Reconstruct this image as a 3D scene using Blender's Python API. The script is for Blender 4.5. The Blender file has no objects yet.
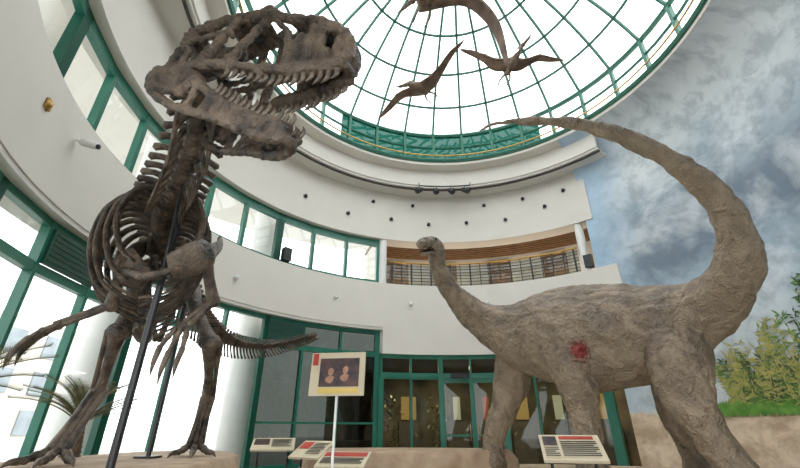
import bpy, math, random
from math import sin, cos, pi, radians, atan2, sqrt
from mathutils import Vector, Matrix, noise
V=Vector
random.seed(7)
CX,CY=1.5,6.4
scene=bpy.context.scene
scene.view_settings.view_transform='Standard'
scene.view_settings.exposure=.55
col=scene.collection

# ---------------------------------------------------------------- camera
c=bpy.data.cameras.new("camera"); c.lens=18; c.sensor_width=36
co=bpy.data.objects.new("camera",c); col.objects.link(co)
co.location=(0,0,1.2); co.rotation_euler=(radians(116),0,0); scene.camera=co

# ---------------------------------------------------------------- light
w=bpy.data.worlds.new("overcast_sky"); scene.world=w; w.use_nodes=True
bg=w.node_tree.nodes["Background"]; bg.inputs[0].default_value=(.97,.985,1,1); bg.inputs[1].default_value=2.7

# ---------------------------------------------------------------- materials
def newmat(name):
    m=bpy.data.materials.new(name); m.use_nodes=True
    return m, m.node_tree.nodes, m.node_tree.links, m.node_tree.nodes["Principled BSDF"]
def noisy(name,c1,c2,scale=6,rough=.6,bump=0,bscale=40,detail=6,metal=0,coords='Object',bdist=.02):
    m,N,L,b=newmat(name)
    tc=N.new("ShaderNodeTexCoord"); n=N.new("ShaderNodeTexNoise")
    n.inputs["Scale"].default_value=scale; n.inputs["Detail"].default_value=detail
    L.new(tc.outputs[coords],n.inputs["Vector"])
    r=N.new("ShaderNodeValToRGB"); r.color_ramp.elements[0].position=.32; r.color_ramp.elements[1].position=.68
    r.color_ramp.elements[0].color=(*c1,1); r.color_ramp.elements[1].color=(*c2,1)
    L.new(n.outputs["Fac"],r.inputs[0]); L.new(r.outputs[0],b.inputs["Base Color"])
    b.inputs["Roughness"].default_value=rough; b.inputs["Metallic"].default_value=metal
    if bump:
        n2=N.new("ShaderNodeTexNoise"); n2.inputs["Scale"].default_value=bscale; n2.inputs["Detail"].default_value=5
        L.new(tc.outputs[coords],n2.inputs["Vector"])
        bp=N.new("ShaderNodeBump"); bp.inputs["Strength"].default_value=bump; bp.inputs["Distance"].default_value=bdist
        L.new(n2.outputs["Fac"],bp.inputs["Height"]); L.new(bp.outputs[0],b.inputs["Normal"])
    return m
def glassmat(name,tint,gl=.12):
    m=bpy.data.materials.new(name); m.use_nodes=True; N=m.node_tree.nodes; L=m.node_tree.links
    N.clear(); o=N.new("ShaderNodeOutputMaterial"); t=N.new("ShaderNodeBsdfTransparent"); g=N.new("ShaderNodeBsdfGlossy")
    t.inputs[0].default_value=(*tint,1); g.inputs["Roughness"].default_value=.03; g.inputs[0].default_value=(.8,.85,.85,1)
    x=N.new("ShaderNodeMixShader"); x.inputs[0].default_value=gl
    L.new(t.outputs[0],x.inputs[1]); L.new(g.outputs[0],x.inputs[2]); L.new(x.outputs[0],o.inputs[0])
    return m
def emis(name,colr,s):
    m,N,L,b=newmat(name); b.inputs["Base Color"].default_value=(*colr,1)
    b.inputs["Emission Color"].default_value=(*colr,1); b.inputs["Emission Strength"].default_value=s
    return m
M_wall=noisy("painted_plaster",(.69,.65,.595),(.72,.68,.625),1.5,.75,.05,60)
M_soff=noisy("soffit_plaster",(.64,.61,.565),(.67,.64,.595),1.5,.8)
M_green=noisy("green_enamel",(.012,.13,.085),(.018,.16,.105),3,.35)
M_dgreen=noisy("dark_green_panel",(.012,.06,.042),(.016,.075,.052),3,.3)
M_dome=noisy("dome_green_steel",(.018,.12,.08),(.028,.15,.10),3,.4)
M_glass=glassmat("clear_glass",(.93,.96,.95),.06)
M_dglass=glassmat("dark_reflection_glass",(.030,.034,.030),.05)  # dark tint stands in for interior and tree reflections on the panes
M_eglass=glassmat("entrance_glass",(.42,.46,.42),.04)
M_domeglass=glassmat("dome_glass",(.90,.93,.93),.05)
M_gglass=glassmat("green_glass",(.006,.045,.032),.05)
M_bone=noisy("fossil_bone",(.016,.011,.008),(.165,.12,.085),6,.45,.9,28,10,bdist=.03)
M_tooth=noisy("fossil_tooth",(.05,.036,.026),(.17,.135,.10),20,.35)
M_black=noisy("black_metal",(.008,.008,.009),(.014,.014,.014),5,.4)
M_brass=noisy("brass",(.45,.26,.07),(.55,.33,.10),5,.35,metal=.6)
M_wood=noisy("warm_wood",(.20,.11,.055),(.30,.17,.085),4,.5)
M_floor=noisy("stone_floor",(.30,.28,.25),(.38,.35,.31),2,.4)
M_rock=noisy("sandstone",(.30,.20,.13),(.48,.36,.25),3,.85,.6,12,8,bdist=.05)
M_white=noisy("white_paint",(.74,.74,.72),(.78,.78,.76),3,.5)
M_leaf=noisy("cycad_leaf",(.05,.06,.02),(.16,.15,.05),8,.5)
M_trunk=noisy("cycad_trunk",(.08,.055,.035),(.16,.11,.07),14,.9,.6,30)
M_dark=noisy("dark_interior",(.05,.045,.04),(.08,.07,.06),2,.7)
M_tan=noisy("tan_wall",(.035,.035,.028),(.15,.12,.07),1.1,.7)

# ---------------------------------------------------------------- mesh builder
def cr(P,n):
    if n<2: return [tuple(p) for p in P]
    out=[]
    for i in range(len(P)-1):
        p0=P[max(i-1,0)];p1=P[i];p2=P[i+1];p3=P[min(i+2,len(P)-1)]
        for k in range(n):
            t=k/n
            out.append(tuple(.5*((2*b)+(-a+c_)*t+(2*a-5*b+4*c_-d)*t*t+(-a+3*b-3*c_+d)*t**3) for a,b,c_,d in zip(p0,p1,p2,p3)))
    out.append(tuple(P[-1])); return out
class MB:
    def __init__(s): s.v=[];s.f=[];s.m=[];s.mi=0
    def tube(s,pts,rad,seg=8,n=4,up=(0,0,1)):
        if isinstance(rad,tuple) or not isinstance(rad,list): rad=[rad]*len(pts)
        rr=[(r,r) if not isinstance(r,tuple) else r for r in rad]
        P=[tuple(p)+tuple(r) for p,r in zip(pts,rr)]
        S=cr(P,n); up=V(up).normalized()
        base=len(s.v); cnt=len(S); prev=None
        for i,q in enumerate(S):
            p=V(q[:3]); a=V(S[max(i-1,0)][:3]); b=V(S[min(i+1,cnt-1)][:3]); t=(b-a)
            if t.length<1e-9: t=V((0,0,1))
            t.normalize()
            if prev is None:
                side=t.cross(up)
                if side.length<.15: side=t.cross(V((1,.2,0)))
            else:
                side=prev-t*prev.dot(t)
            side.normalize(); prev=side; u=side.cross(t)
            w,h=max(q[3],.001),max(q[4],.001)
            for k in range(seg):
                an=2*pi*k/seg
                s.v.append(tuple(p+side*(w*cos(an))+u*(h*sin(an))))
        for i in range(cnt-1):
            for k in range(seg):
                k2=(k+1)%seg
                s.f.append((base+i*seg+k,base+i*seg+k2,base+(i+1)*seg+k2,base+(i+1)*seg+k)); s.m.append(s.mi)
        for end,i in ((0,0),(1,cnt-1)):
            q=S[i]; p=V(q[:3]); o=V(S[1][:3]) if end==0 else V(S[cnt-2][:3]); d=(p-o)
            if d.length>1e-9: d.normalize()
            tip=len(s.v); s.v.append(tuple(p+d*min(q[3],q[4])*.6))
            for k in range(seg):
                k2=(k+1)%seg
                a,b=base+i*seg+k,base+i*seg+k2
                s.f.append((b,a,tip) if end==0 else (a,b,tip)); s.m.append(s.mi)
    def ball(s,p,r,seg=10,rings=6):
        if not isinstance(r,tuple): r=(r,r,r)
        base=len(s.v)
        s.v.append((p[0],p[1],p[2]+r[2]))
        for i in range(1,rings):
            a=pi*i/rings
            for k in range(seg):
                b=2*pi*k/seg; s.v.append((p[0]+r[0]*sin(a)*cos(b),p[1]+r[1]*sin(a)*sin(b),p[2]+r[2]*cos(a)))
        s.v.append((p[0],p[1],p[2]-r[2])); last=len(s.v)-1
        for k in range(seg):
            k2=(k+1)%seg
            s.f.append((base,base+1+k,base+1+k2)); s.m.append(s.mi)
            for i in range(rings-2):
                q=base+1+i*seg; s.f.append((q+k,q+seg+k,q+seg+k2,q+k2)); s.m.append(s.mi)
            q=base+1+(rings-2)*seg; s.f.append((q+k,last,q+k2)); s.m.append(s.mi)
    def box(s,cn,half,ax=None):
        cn=V(cn); ax=ax or (V((1,0,0)),V((0,1,0)),V((0,0,1)))
        b=len(s.v)
        for i in (-1,1):
            for j in (-1,1):
                for k in (-1,1):
                    s.v.append(tuple(cn+ax[0]*half[0]*i+ax[1]*half[1]*j+ax[2]*half[2]*k))
        for f in ((0,1,3,2),(4,6,7,5),(0,4,5,1),(2,3,7,6),(0,2,6,4),(1,5,7,3)):
            s.f.append(tuple(b+q for q in f)); s.m.append(s.mi)
    def quad(s,*p):
        b=len(s.v); s.v+= [tuple(q) for q in p]; s.f.append(tuple(range(b,b+len(p)))); s.m.append(s.mi)
    def obj(s,name,mats,parent=None,smooth=True):
        me=bpy.data.meshes.new(name); me.from_pydata(s.v,[],s.f)
        if not isinstance(mats,(list,tuple)): mats=[mats]
        for m in mats: me.materials.append(m)
        me.polygons.foreach_set("material_index",s.m)
        me.polygons.foreach_set("use_smooth",[smooth]*len(s.f)); me.update()
        o=bpy.data.objects.new(name,me); col.objects.link(o)
        if parent: o.parent=parent
        return o
def empty(name):
    e=bpy.data.objects.new(name,None); col.objects.link(e); e.empty_display_size=.1; return e
def polar(a,r,z): a=radians(a); return V((CX+r*cos(a),CY+r*sin(a),z))
def axes(a):
    a=radians(a); return (V((cos(a),sin(a),0)),V((-sin(a),cos(a),0)),V((0,0,1)))
def lathe(name,prof,a0,a1,m,parent=None,step=2.0,closed=True,uv=False,smooth=False):
    n=max(1,int(round(abs(a1-a0)/step))); vs=[];fs=[];k=len(prof)
    for i in range(n+1):
        a=radians(a0+(a1-a0)*i/n)
        for r,z in prof: vs.append((CX+r*cos(a),CY+r*sin(a),z))
    kk=k if closed else k-1
    for i in range(n):
        for j in range(kk):
            j2=(j+1)%k; fs.append((i*k+j,i*k+j2,(i+1)*k+j2,(i+1)*k+j))
    if closed and abs(a1-a0)<359.9:
        fs.append(tuple(range(k))); fs.append(tuple(n*k+j for j in reversed(range(k))))
    me=bpy.data.meshes.new(name); me.from_pydata(vs,[],fs); me.materials.append(m)
    if uv:
        ul=me.uv_layers.new(name="UVMap")
        for p in me.polygons:
            for li in p.loop_indices:
                vi=me.loops[li].vertex_index; i,j=divmod(vi,k)
                ul.data[li].uv=((a0+(a1-a0)*i/n), prof[j][1])
    if smooth: me.polygons.foreach_set("use_smooth",[True]*len(fs))
    me.update()
    o=bpy.data.objects.new(name,me); col.objects.link(o)
    if parent: o.parent=parent
    return o

# ================================================================= ROOM SHELL
lathe("floor",[(0.001,-.02),(9,-.02),(9,-.1),(0.001,-.1)],0,360,M_floor,step=4)
wb=empty("wall_balcony")
lathe("parapet_window_side",[(6.6,4.1),(6.95,4.1),(6.95,5.57),(6.6,5.57)],108,236,M_wall,wb,step=1)
lathe("parapet_entrance",[(6.6,3.3),(6.95,3.3),(6.95,5.57),(6.6,5.57)],42.8,108,M_wall,wb,step=1)
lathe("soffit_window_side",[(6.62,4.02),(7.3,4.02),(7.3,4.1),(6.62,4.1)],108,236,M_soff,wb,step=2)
wu=empty("wall_upper")
lathe("fascia",[(6.6,7.2),(7.2,7.2),(7.2,9.15),(6.6,9.15)],46,240,M_wall,wu,step=1)
lathe("fascia_back",[(6.6,4.1),(7.0,4.1),(7.0,9.15),(6.6,9.15)],236,285,M_wall,wu,step=2)
lathe("mural_back_support",[(6.72,0),(6.9,0),(6.9,9.8),(6.72,9.8)],-75,48,M_wall,wu,step=3)
ce=empty("ceiling")
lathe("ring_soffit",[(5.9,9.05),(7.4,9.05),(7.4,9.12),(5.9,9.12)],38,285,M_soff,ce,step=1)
lathe("ring_curb",[(5.85,9.12),(5.97,9.12),(5.97,9.85),(5.85,9.85)],38,285,M_wall,ce,step=1)
lathe("ring_top",[(5.42,9.72),(5.9,9.72),(5.9,9.85),(5.42,9.85)],0,360,M_wall,ce,step=1)
lathe("ring_painted_shadow",[(5.98,9.0),(6.04,9.0),(6.04,9.06),(5.98,9.06)],38,285,M_dark,ce,step=1)  # solid dark strip; its colour imitates the shadow of a gap
lathe("roof_light_blocker",[(5.9,9.9),(14,9.9),(14,10.0),(5.9,10.0)],-75,285,M_soff,ce,step=4)  # unseen flat annulus, added to block sky light around the dome

# ------- mural (cove at the top)
def mural_mat():
    m,N,L,b=newmat("mural_paint")
    uv=N.new("ShaderNodeUVMap"); sp=N.new("ShaderNodeSeparateXYZ"); L.new(uv.outputs[0],sp.inputs[0])
    mp=N.new("ShaderNodeMapping"); mp.inputs["Scale"].default_value=(.11,1,1); L.new(uv.outputs[0],mp.inputs[0])
    def nz(scale,det=6,dist=0,rough=.6):
        n=N.new("ShaderNodeTexNoise"); n.inputs["Scale"].default_value=scale; n.inputs["Detail"].default_value=det
        n.inputs["Distortion"].default_value=dist; n.inputs["Roughness"].default_value=rough; L.new(mp.outputs[0],n.inputs["Vector"]); return n.outputs["Fac"]
    def mth(op,a,b_):
        n=N.new("ShaderNodeMath"); n.operation=op
        for i,q in enumerate((a,b_)):
            if isinstance(q,(int,float)): n.inputs[i].default_value=q
            else: L.new(q,n.inputs[i])
        return n.outputs[0]
    def ramp(fac,els):
        r=N.new("ShaderNodeValToRGB"); e=r.color_ramp.elements
        e[0].position=els[0][0]; e[0].color=(*els[0][1],1); e[1].position=els[-1][0]; e[1].color=(*els[-1][1],1)
        for p,c_ in els[1:-1]:
            x=e.new(p); x.color=(*c_,1)
        L.new(fac,r.inputs[0]); return r.outputs[0]
    def mix(f,a,b_):
        n=N.new("ShaderNodeMix"); n.data_type='RGBA'; 
        if isinstance(f,(int,float)): n.inputs[0].default_value=f
        else: L.new(f,n.inputs[0])
        for i,q in ((6,a),(7,b_)):
            if isinstance(q,tuple): n.inputs[i].default_value=(*q,1)
            else: L.new(q,n.inputs[i])
        return n.outputs[2]
    z=sp.outputs["Y"]; th=sp.outputs["X"]
    big=nz(.40,5,.5); mid=nz(.75,9,.5,.58); fine=nz(2.2,10,.3,.68)
    zz=mth('ADD',z,mth('MULTIPLY',mth('SUBTRACT',big,.5),5.5))
    zn=mth('MULTIPLY',zz,.1)
    base=ramp(zn,[(.15,(.60,.64,.64)),(.27,(.58,.65,.69)),(.38,(.46,.56,.64)),(.46,(.36,.45,.53)),(.54,(.18,.23,.29)),(.64,(.20,.25,.31)),(.74,(.36,.43,.49)),(.84,(.58,.63,.66)),(1.0,(.72,.75,.76))])
    cl=ramp(mid,[(.44,(0,0,0)),(.60,(1,1,1))])
    base=mix(mth('MULTIPLY',cl,.62),base,(.76,.80,.83))
    dk=ramp(fine,[(.40,(1,1,1)),(.54,(0,0,0))])
    base=mix(mth('MULTIPLY',dk,.36),base,(.15,.19,.24))
    sk=mth('SUBTRACT',mth('ADD',th,mth('MULTIPLY',z,1.6)),mth('MULTIPLY',big,14))
    skf=ramp(mth('MULTIPLY',sk,.01),[(.38,(0,0,0)),(.50,(1,1,1))])
    base=mix(mth('MULTIPLY',skf,.7),base,(.38,.56,.74))
    sandf=ramp(mth('ADD',mth('MULTIPLY',z,.1),mth('MULTIPLY',mth('SUBTRACT',mid,.5),.02)),[(.153,(1,1,1)),(.160,(0,0,0))])
    sand=mix(ramp(fine,[(.4,(0,0,0)),(.6,(1,1,1))]),(.50,.36,.24),(.80,.64,.47))
    base=mix(sandf,base,sand)
    L.new(base,b.inputs["Base Color"]); b.inputs["Roughness"].default_value=.75
    return m
mu=empty("mural_painting")
prof=[(6.65,0),(6.65,4),(6.65,8.3)]
for k in range(1,9):
    a=k/8*pi/2; prof.append((6.65-1.2*(1-cos(a)),8.3+1.42*sin(a)))
lathe("painted_wall",prof,-75,48,mural_mat(),mu,step=1.5,closed=False,uv=True,smooth=True)
M_f1=noisy("painted_foliage_yellow",(.26,.28,.07),(.50,.44,.14),6,.8)
M_f2=noisy("painted_foliage_green",(.07,.17,.03),(.16,.30,.06),6,.8)
M_f3=noisy("painted_foliage_dark",(.03,.06,.02),(.08,.12,.04),6,.8)
M_f4=noisy("painted_grass",(.07,.22,.03),(.20,.40,.07),6,.8)
fb=MB()
def pl(th,z,r=6.63): return polar(th,r,z)
def leaf2d(th,z,ang,ln,w):
    k=180/pi/6.63
    dx,dz=cos(ang)*ln,sin(ang)*ln; nx,nz_=-sin(ang)*w,cos(ang)*w
    r=6.63-random.random()*.012
    fb.quad(pl(th,z,r),pl(th+(dx*.5+nx)*k,z+dz*.5+nz_,r),pl(th+dx*k,z+dz,r),pl(th+(dx*.5-nx)*k,z+dz*.5-nz_,r))
for i in range(120):
    th0=random.uniform(-2,28); h=random.uniform(.7,2.1)*(1-.5*max(0,th0-12)/16)
    lean=random.uniform(-.25,.25)
    fb.mi=random.choice([0,0,1,2])
    for q in range(36):
        t=random.uniform(.1,1); zz=1.6+h*t; tt=th0+lean*h*t*8.6
        leaf2d(tt,zz,random.uniform(-.6,pi+.6),random.uniform(.08,.22),random.uniform(.012,.024))
    leaf2d(th0,1.6,pi/2-lean,h,.012)
for i in range(170):
    fb.mi=random.choice([2,2,1]); th0=random.uniform(2,11.5); leaf2d(th0,3.6+random.random()*(1.2-.08*th0),random.uniform(0,6.28),random.uniform(.10,.20),.022)
fb.mi=3
for i in range(4200):
    th0=random.uniform(-20,37); leaf2d(th0,1.42+random.random()*.24*min(1,(38-th0)/10),random.uniform(1.1,2.0),random.uniform(.08,.2),.014)
fb.obj("painted_foliage",[M_f1,M_f2,M_f3,M_f4],mu,smooth=False)

# ------- windows
def post(mb,a,r,z0,z1,w,d): mb.box(polar(a,r,(z0+z1)/2),(d,w,(z1-z0)/2),axes(a))
def arcbar(mb,a0,a1,r,z0,z1,d,step=2.5):
    n=max(1,int((a1-a0)/step))
    for i in range(n):
        b0=a0+(a1-a0)*i/n; b1=a0+(a1-a0)*(i+1)/n; am=(b0+b1)/2
        mb.box(polar(am,r*cos(radians((b1-b0)/2)),(z0+z1)/2),(d,r*sin(radians((b1-b0)/2))*1.02,(z1-z0)/2),axes(am))
wn=0
def window(a0,a1,r,rows,frame,mstep=10,mw=.035,thick=()):
    global wn
    wn+=1; e=empty("window_%d"%wn); f=MB()
    for z,h in frame: arcbar(f,a0,a1,r,z-h/2,z+h/2,.06,mstep)
    zlo=min(z-h/2 for z,h in frame); zhi=max(z+h/2 for z,h in frame)
    k=0; a=a0
    while a<=a1+.01:
        w=mw*2.2 if k in thick else mw
        post(f,a,r,zlo,zhi,w,.07); a+=mstep; k+=1
    f.obj("frame",M_green,e,smooth=False)
    for i,(z0,z1,m) in enumerate(rows):
        lathe("pane_%d"%i,[(r+.01,z0),(r+.01,z1)],a0,a1,m,e,step=mstep,closed=False)
    return e
for g,(a0,a1) in enumerate([(109,139),(139,169),(169,199),(199,229)]):
    window(a0,a1,6.85,[(.4,3.3,M_dglass if g==0 else M_glass),(3.3,4.05,M_dglass if g==0 else M_glass)],
        [(.2,.4),(3.28,.14),(3.98,.14)]+([(1.35,.05)] if g==0 else []),thick=(0,3))
window(229,236,6.85,[(.4,4.05,M_glass)],[(.2,.4),(3.28,.14),(3.98,.14)],mstep=7)
sp=MB()
for a0 in (179.4,129.4):
    arcbar(sp,a0,a0+9.2,6.76,3.36,3.90,.03,10)
    for k in range(6): arcbar(sp,a0+.3,a0+8.9,6.72,3.42+k*.08,3.44+k*.08,.01,10)
so=sp.obj("spandrel_louvres",M_dgreen,bpy.data.objects["window_1"],smooth=False)
for g,(a0,a1) in enumerate([(109,139),(139,169),(169,199),(199,229)]):
    window(a0,a1,6.86,[(5.5,7.15,M_glass)],[(5.62,.16),(7.08,.22)],thick=(0,3),mw=.05)
window(229,239,6.86,[(5.5,7.15,M_glass)],[(5.62,.16),(7.08,.22)])
window(52,108,6.75,[(2.75,3.2,M_eglass)],[(2.68,.16),(3.24,.12)],mstep=8,mw=.03)
window(52,76,6.75,[(.1,2.65,M_eglass)],[(.1,.2),(2.6,.05)],mstep=8,mw=.035,thick=(0,))
window(92,108,6.75,[(.1,2.65,M_eglass)],[(.1,.2),(2.6,.05)],mstep=8,mw=.035,thick=(0,2))
for di,(a0,a1) in enumerate([(76.4,83.8),(84.2,91.6)]):
    e=empty("door_%d"%(di+1)); f=MB()
    for a in (a0,a1): post(f,a,6.75,.02,2.6,.045,.035)
    for z0,z1 in ((.02,.28),(2.48,2.6),(1.0,1.06)): arcbar(f,a0,a1,6.75,z0,z1,.03,8)
    f.obj("leaf_frame",M_green,e,smooth=False)
    lathe("leaf_glass",[(6.76,.28),(6.76,2.48)],a0,a1,M_eglass,e,step=8,closed=False)
    h=MB(); hp=a1-.9 if di==0 else a0+.9
    h.tube([polar(hp,6.66,.9),polar(hp,6.62,.95),polar(hp,6.62,1.25),polar(hp,6.66,1.3)],.014,6,2); h.obj("pull_handle",M_brass,e)
tr=MB(); post(tr,76,6.75,0,3.3,.07,.1); post(tr,92,6.75,0,3.3,.07,.1); post(tr,51.5,6.66,0,3.3,.12,.12)
tr.obj("trim_1",M_green,smooth=False)
sg=MB(); arcbar(sg,84.5,89.5,6.62,2.62,2.76,.015); sg.obj("door_header_sign",M_black,smooth=False)

# ------- corridor behind the balcony
cor=empty("wall_corridor")
lathe("corridor_floor",[(6.95,4.9),(8.5,4.9),(8.5,5.0),(6.95,5.0)],48,108,M_floor,cor,step=3)
lathe("corridor_back",[(8.4,5),(8.5,5),(8.5,7.3),(8.4,7.3)],48,108,M_wall,cor,step=3)
lathe("corridor_ceiling",[(7.2,7.28),(8.5,7.28),(8.5,7.35),(7.2,7.35)],48,110,M_wood,cor,step=3)
sl=MB()
for k in range(6):
    r=7.35+k*.18; arcbar(sl,50,107,r,7.20,7.26,.03,6)
sl.obj("ceiling_slats",M_wood,cor,smooth=False)
cd=MB()
for a in (60,74,88,101): cd.box(polar(a,8.36,6.05),(.03,.42,1.05),axes(a))
cd.obj("corridor_door_leaves",M_wood,cor,smooth=False)
e1=MB(); e1.box(polar(109,7.7,6.1),(.85,.08,1.2),axes(109)); e1.box(polar(47,7.7,6.1),(.85,.08,1.2),axes(47)); e1.obj("corridor_ends",M_wall,cor,smooth=False)
for a in (58,72,86,100):
    l=bpy.data.lights.new("corridor_fill_light","POINT"); l.energy=16; l.color=(1,.88,.7); l.shadow_soft_size=.15  # added fill to brighten the corridor, without any fitting
    o=bpy.data.objects.new("corridor_fill_light",l); col.objects.link(o); o.location=polar(a,7.7,6.0)
cl=MB(); 
for a in (108.0,50.5):
    cl.tube([polar(a,6.78,5.57),polar(a,6.78,7.2)],.13,20,1)
cl.obj("trim_2",M_white,smooth=False)
ra=empty("balcony_railing"); r1=MB()
for k in range(19):
    a=53+k*2.9; r1.box(polar(a,6.75,5.98),(.025,.026 if k%2==0 else .012,.42),axes(a))
for k in range(6): r1.tube([polar(a,6.75,5.66+k*.11) for a in range(52,107,3)],.011,5,1)
r1.obj("posts",M_black,ra,smooth=False)
lathe("railing_glass",[(6.78,5.6),(6.78,6.36)],52,107,glassmat("smoked_glass",(.42,.46,.45),.06),ra,step=2.9,closed=False)
r2=MB(); r2.tube([polar(a,6.74,6.42) for a in range(52,108,2)],.035,8,1); r2.obj("handrail",M_brass,ra)

# ------- lobby beyond the entrance
lo=empty("wall_lobby")
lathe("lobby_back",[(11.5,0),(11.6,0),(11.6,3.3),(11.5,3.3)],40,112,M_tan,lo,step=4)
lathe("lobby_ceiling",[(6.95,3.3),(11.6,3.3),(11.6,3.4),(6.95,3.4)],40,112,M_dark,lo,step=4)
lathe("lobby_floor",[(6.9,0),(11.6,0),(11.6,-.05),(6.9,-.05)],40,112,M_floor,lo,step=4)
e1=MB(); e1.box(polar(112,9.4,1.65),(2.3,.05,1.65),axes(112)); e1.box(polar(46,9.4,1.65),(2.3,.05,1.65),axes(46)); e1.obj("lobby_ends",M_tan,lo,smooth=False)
ex=empty("lobby_exhibit_case"); q=MB()
for a,c_,hw in ((58,0,.3),(66,1,.16),(73,0,.25),(80,2,.12),(86,1,.14),(96,0,.3),(103,1,.15)):
    q.mi=c_; q.box(polar(a,11.1,1.95),(.05,hw,.42),axes(a))
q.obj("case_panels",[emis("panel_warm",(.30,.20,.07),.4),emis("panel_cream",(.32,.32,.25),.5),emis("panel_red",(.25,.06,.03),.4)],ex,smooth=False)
q=MB()
for a in (58,66,73,80,86,96,103): q.box(polar(a,11.1,.75),(.2,.4,.72),axes(a))
q.obj("case_plinths",M_dark,ex,smooth=False)
for a in (62,77,91,101):
    q=MB(); random.seed(int(a)); e=empty("potted_shrub"); p0=polar(a,9.0,0)
    q.tube([p0,p0+V((0,0,.25)),p0+V((0,0,.5))],[.18,.24,.26],12,2); q.obj("pot",M_dark,e); q=MB()
    for i in range(110):
        p1=p0+V((random.gauss(0,.25),random.gauss(0,.25),random.uniform(.5,2.2))); d_=V((random.gauss(0,1),random.gauss(0,1),random.uniform(0,1))).normalized()*.22; s_=d_.cross(V((0,0,1))).normalized()*.04
        q.quad(p1,p1+d_*.5+s_,p1+d_,p1+d_*.5-s_)
    q.tube([p0,p0+V((.03,0,1)),p0+V((0,.04,2.1))],[.03,.02,.01],6,3); q.obj("foliage",M_leaf,e,smooth=False)
for k,a in enumerate((58,72,86,100)):
    l=bpy.data.lights.new("lobby_lamp","AREA"); l.energy=60; l.color=(1,.82,.55); l.size=.5
    o=bpy.data.objects.new("lobby_lamp",l); col.objects.link(o); o.location=polar(a,9.2,3.25)
random.seed(11)
# ------- exterior
gr=MB(); gr.quad((-60,-40,-.12),(60,-40,-.12),(60,80,-.12),(-60,80,-.12)); gr.obj("ground",noisy("pavement",(.45,.45,.43),(.55,.55,.52),.3,.9))
for a,r in ((137,8.1),(164,8.1),(192,8.1),(218,8.1)):
    q=MB(); q.tube([polar(a,r,0),polar(a,r,10)],.42,24,1); q.ball(polar(a,r,.15),(.55,.55,.12),20,6); q.obj("exterior_column",M_white,smooth=True)
bd=empty("neighbouring_building"); q=MB(); q.box((-30,22,4),(3,16,4.5)); q.obj("masonry",noisy("pale_masonry",(.52,.48,.42),(.6,.56,.5),2,.8),bd,smooth=False)
q=MB()
for k in range(9):
    for j in range(3): q.box((-26.95,8+k*3.4,1.6+j*2.6),(.05,.8,.8))
q.obj("building_windows",noisy("bluish_pane",(.20,.23,.25),(.28,.32,.34),1,.2),bd,smooth=False)

# ------- dome
dm=empty("dome_skylight"); d=MB()
R0,Z0,Z1,RI=5.4,9.85,11.0,2.7
RS=(R0*R0+RI*RI)/(2*RI)
def dp(a,f,off=0):
    ph=math.asin(R0/RS)*(1-f); return V((CX+(RS+off)*sin(ph)*cos(radians(a)),CY+(RS+off)*sin(ph)*sin(radians(a)),Z1+RI-RS+(RS+off)*cos(ph)))
NR=32
for k in range(NR):
    a=k*360/NR+3
    d.box(polar(a,R0,(Z0+Z1)/2),(.06,.045,(Z1-Z0)/2),axes(a))
    lim=1.0 if k%2==0 else .80
    d.tube([dp(a,f*lim/10) for f in range(11)],(.046,.07),6,1)
for f,r in ((0,.08),(.16,.045),(.34,.045),(.54,.045),(.72,.045),(.86,.055)):
    d.tube([dp(a,f) for a in range(0,361,5)],r,6,1)
for z,r in ((Z0+.04,.08),(Z0+.6,.045)):
    d.tube([polar(a,R0,z) for a in range(0,361,5)],r,6,1)
d.obj("ribs",M_dome,dm,smooth=False)
lathe("drum_glass_clear",[(R0+.02,Z0),(R0+.02,Z1)],130,413,M_domeglass,dm,step=5,closed=False)
lathe("drum_glass_green",[(R0+.02,Z0),(R0+.02,Z1)],53,130,M_gglass,dm,step=5,closed=False)
g=MB(); n1=12; n2=72
for i in range(n1+1):
    for j in range(n2): g.v.append(tuple(dp(j*5,min(i/n1,.999),.03)))
for i in range(n1):
    for j in range(n2): g.f.append((i*n2+j,i*n2+(j+1)%n2,(i+1)*n2+(j+1)%n2,(i+1)*n2+j)); g.m.append(0)
g.obj("cap_glass",M_domeglass,dm)
g=MB(); g.tube([polar(a,5.18,9.95) for a in range(0,361,3)],.026,8,1)
for a in range(0,360,20): g.tube([polar(a,5.18,9.95),polar(a,5.42,9.9)],.01,5,1)
g.obj("brass_ring_rail",M_brass,dm)

# ================================================================= BIPEDAL DINOSAUR SKELETON
rex=empty("theropod_dinosaur_skeleton")
SP=[(-1.72,2.60,3.78),(-1.86,2.87,3.56),(-2.10,3.2,3.42),(-2.48,3.70,3.40),(-2.98,4.44,3.48),(-3.34,5.39,3.38),(-3.59,6.87,3.02),(-3.50,8.30,2.80),(-2.95,9.30,2.88),(-2.08,9.80,3.22)]
S=[V(p) for p in cr(SP,40)]
cum=[0]
for i in range(1,len(S)): cum.append(cum[-1]+(S[i]-S[i-1]).length)
def at(dist):
    dist=max(0,min(cum[-1]-1e-4,dist)); lo_,hi=0,len(cum)-1
    while hi-lo_>1:
        mm=(lo_+hi)//2
        if cum[mm]<=dist: lo_=mm
        else: hi=mm
    f=(dist-cum[lo_])/(cum[hi]-cum[lo_]+1e-9); p=S[lo_].lerp(S[hi],f)
    a=S[max(lo_-3,0)]; b=S[min(hi+3,len(S)-1)]; t=(b-a).normalized()
    lat=t.cross(V((0,0,1))).normalized(); up=lat.cross(t).normalized(); return p,t,lat,up
idx=lambda k: cum[k*40]
D_nb,D_hip,D_end=idx(3),idx(5),cum[-1]
B=MB()
dist=.02
def lin(x,tab):
    if x<=tab[0][0]: return tab[0][1]
    for (a,b),(c_,d_) in zip(tab,tab[1:]):
        if x<=c_: return b+(d_-b)*(x-a)/(c_-a)
    return tab[-1][1]
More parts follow.
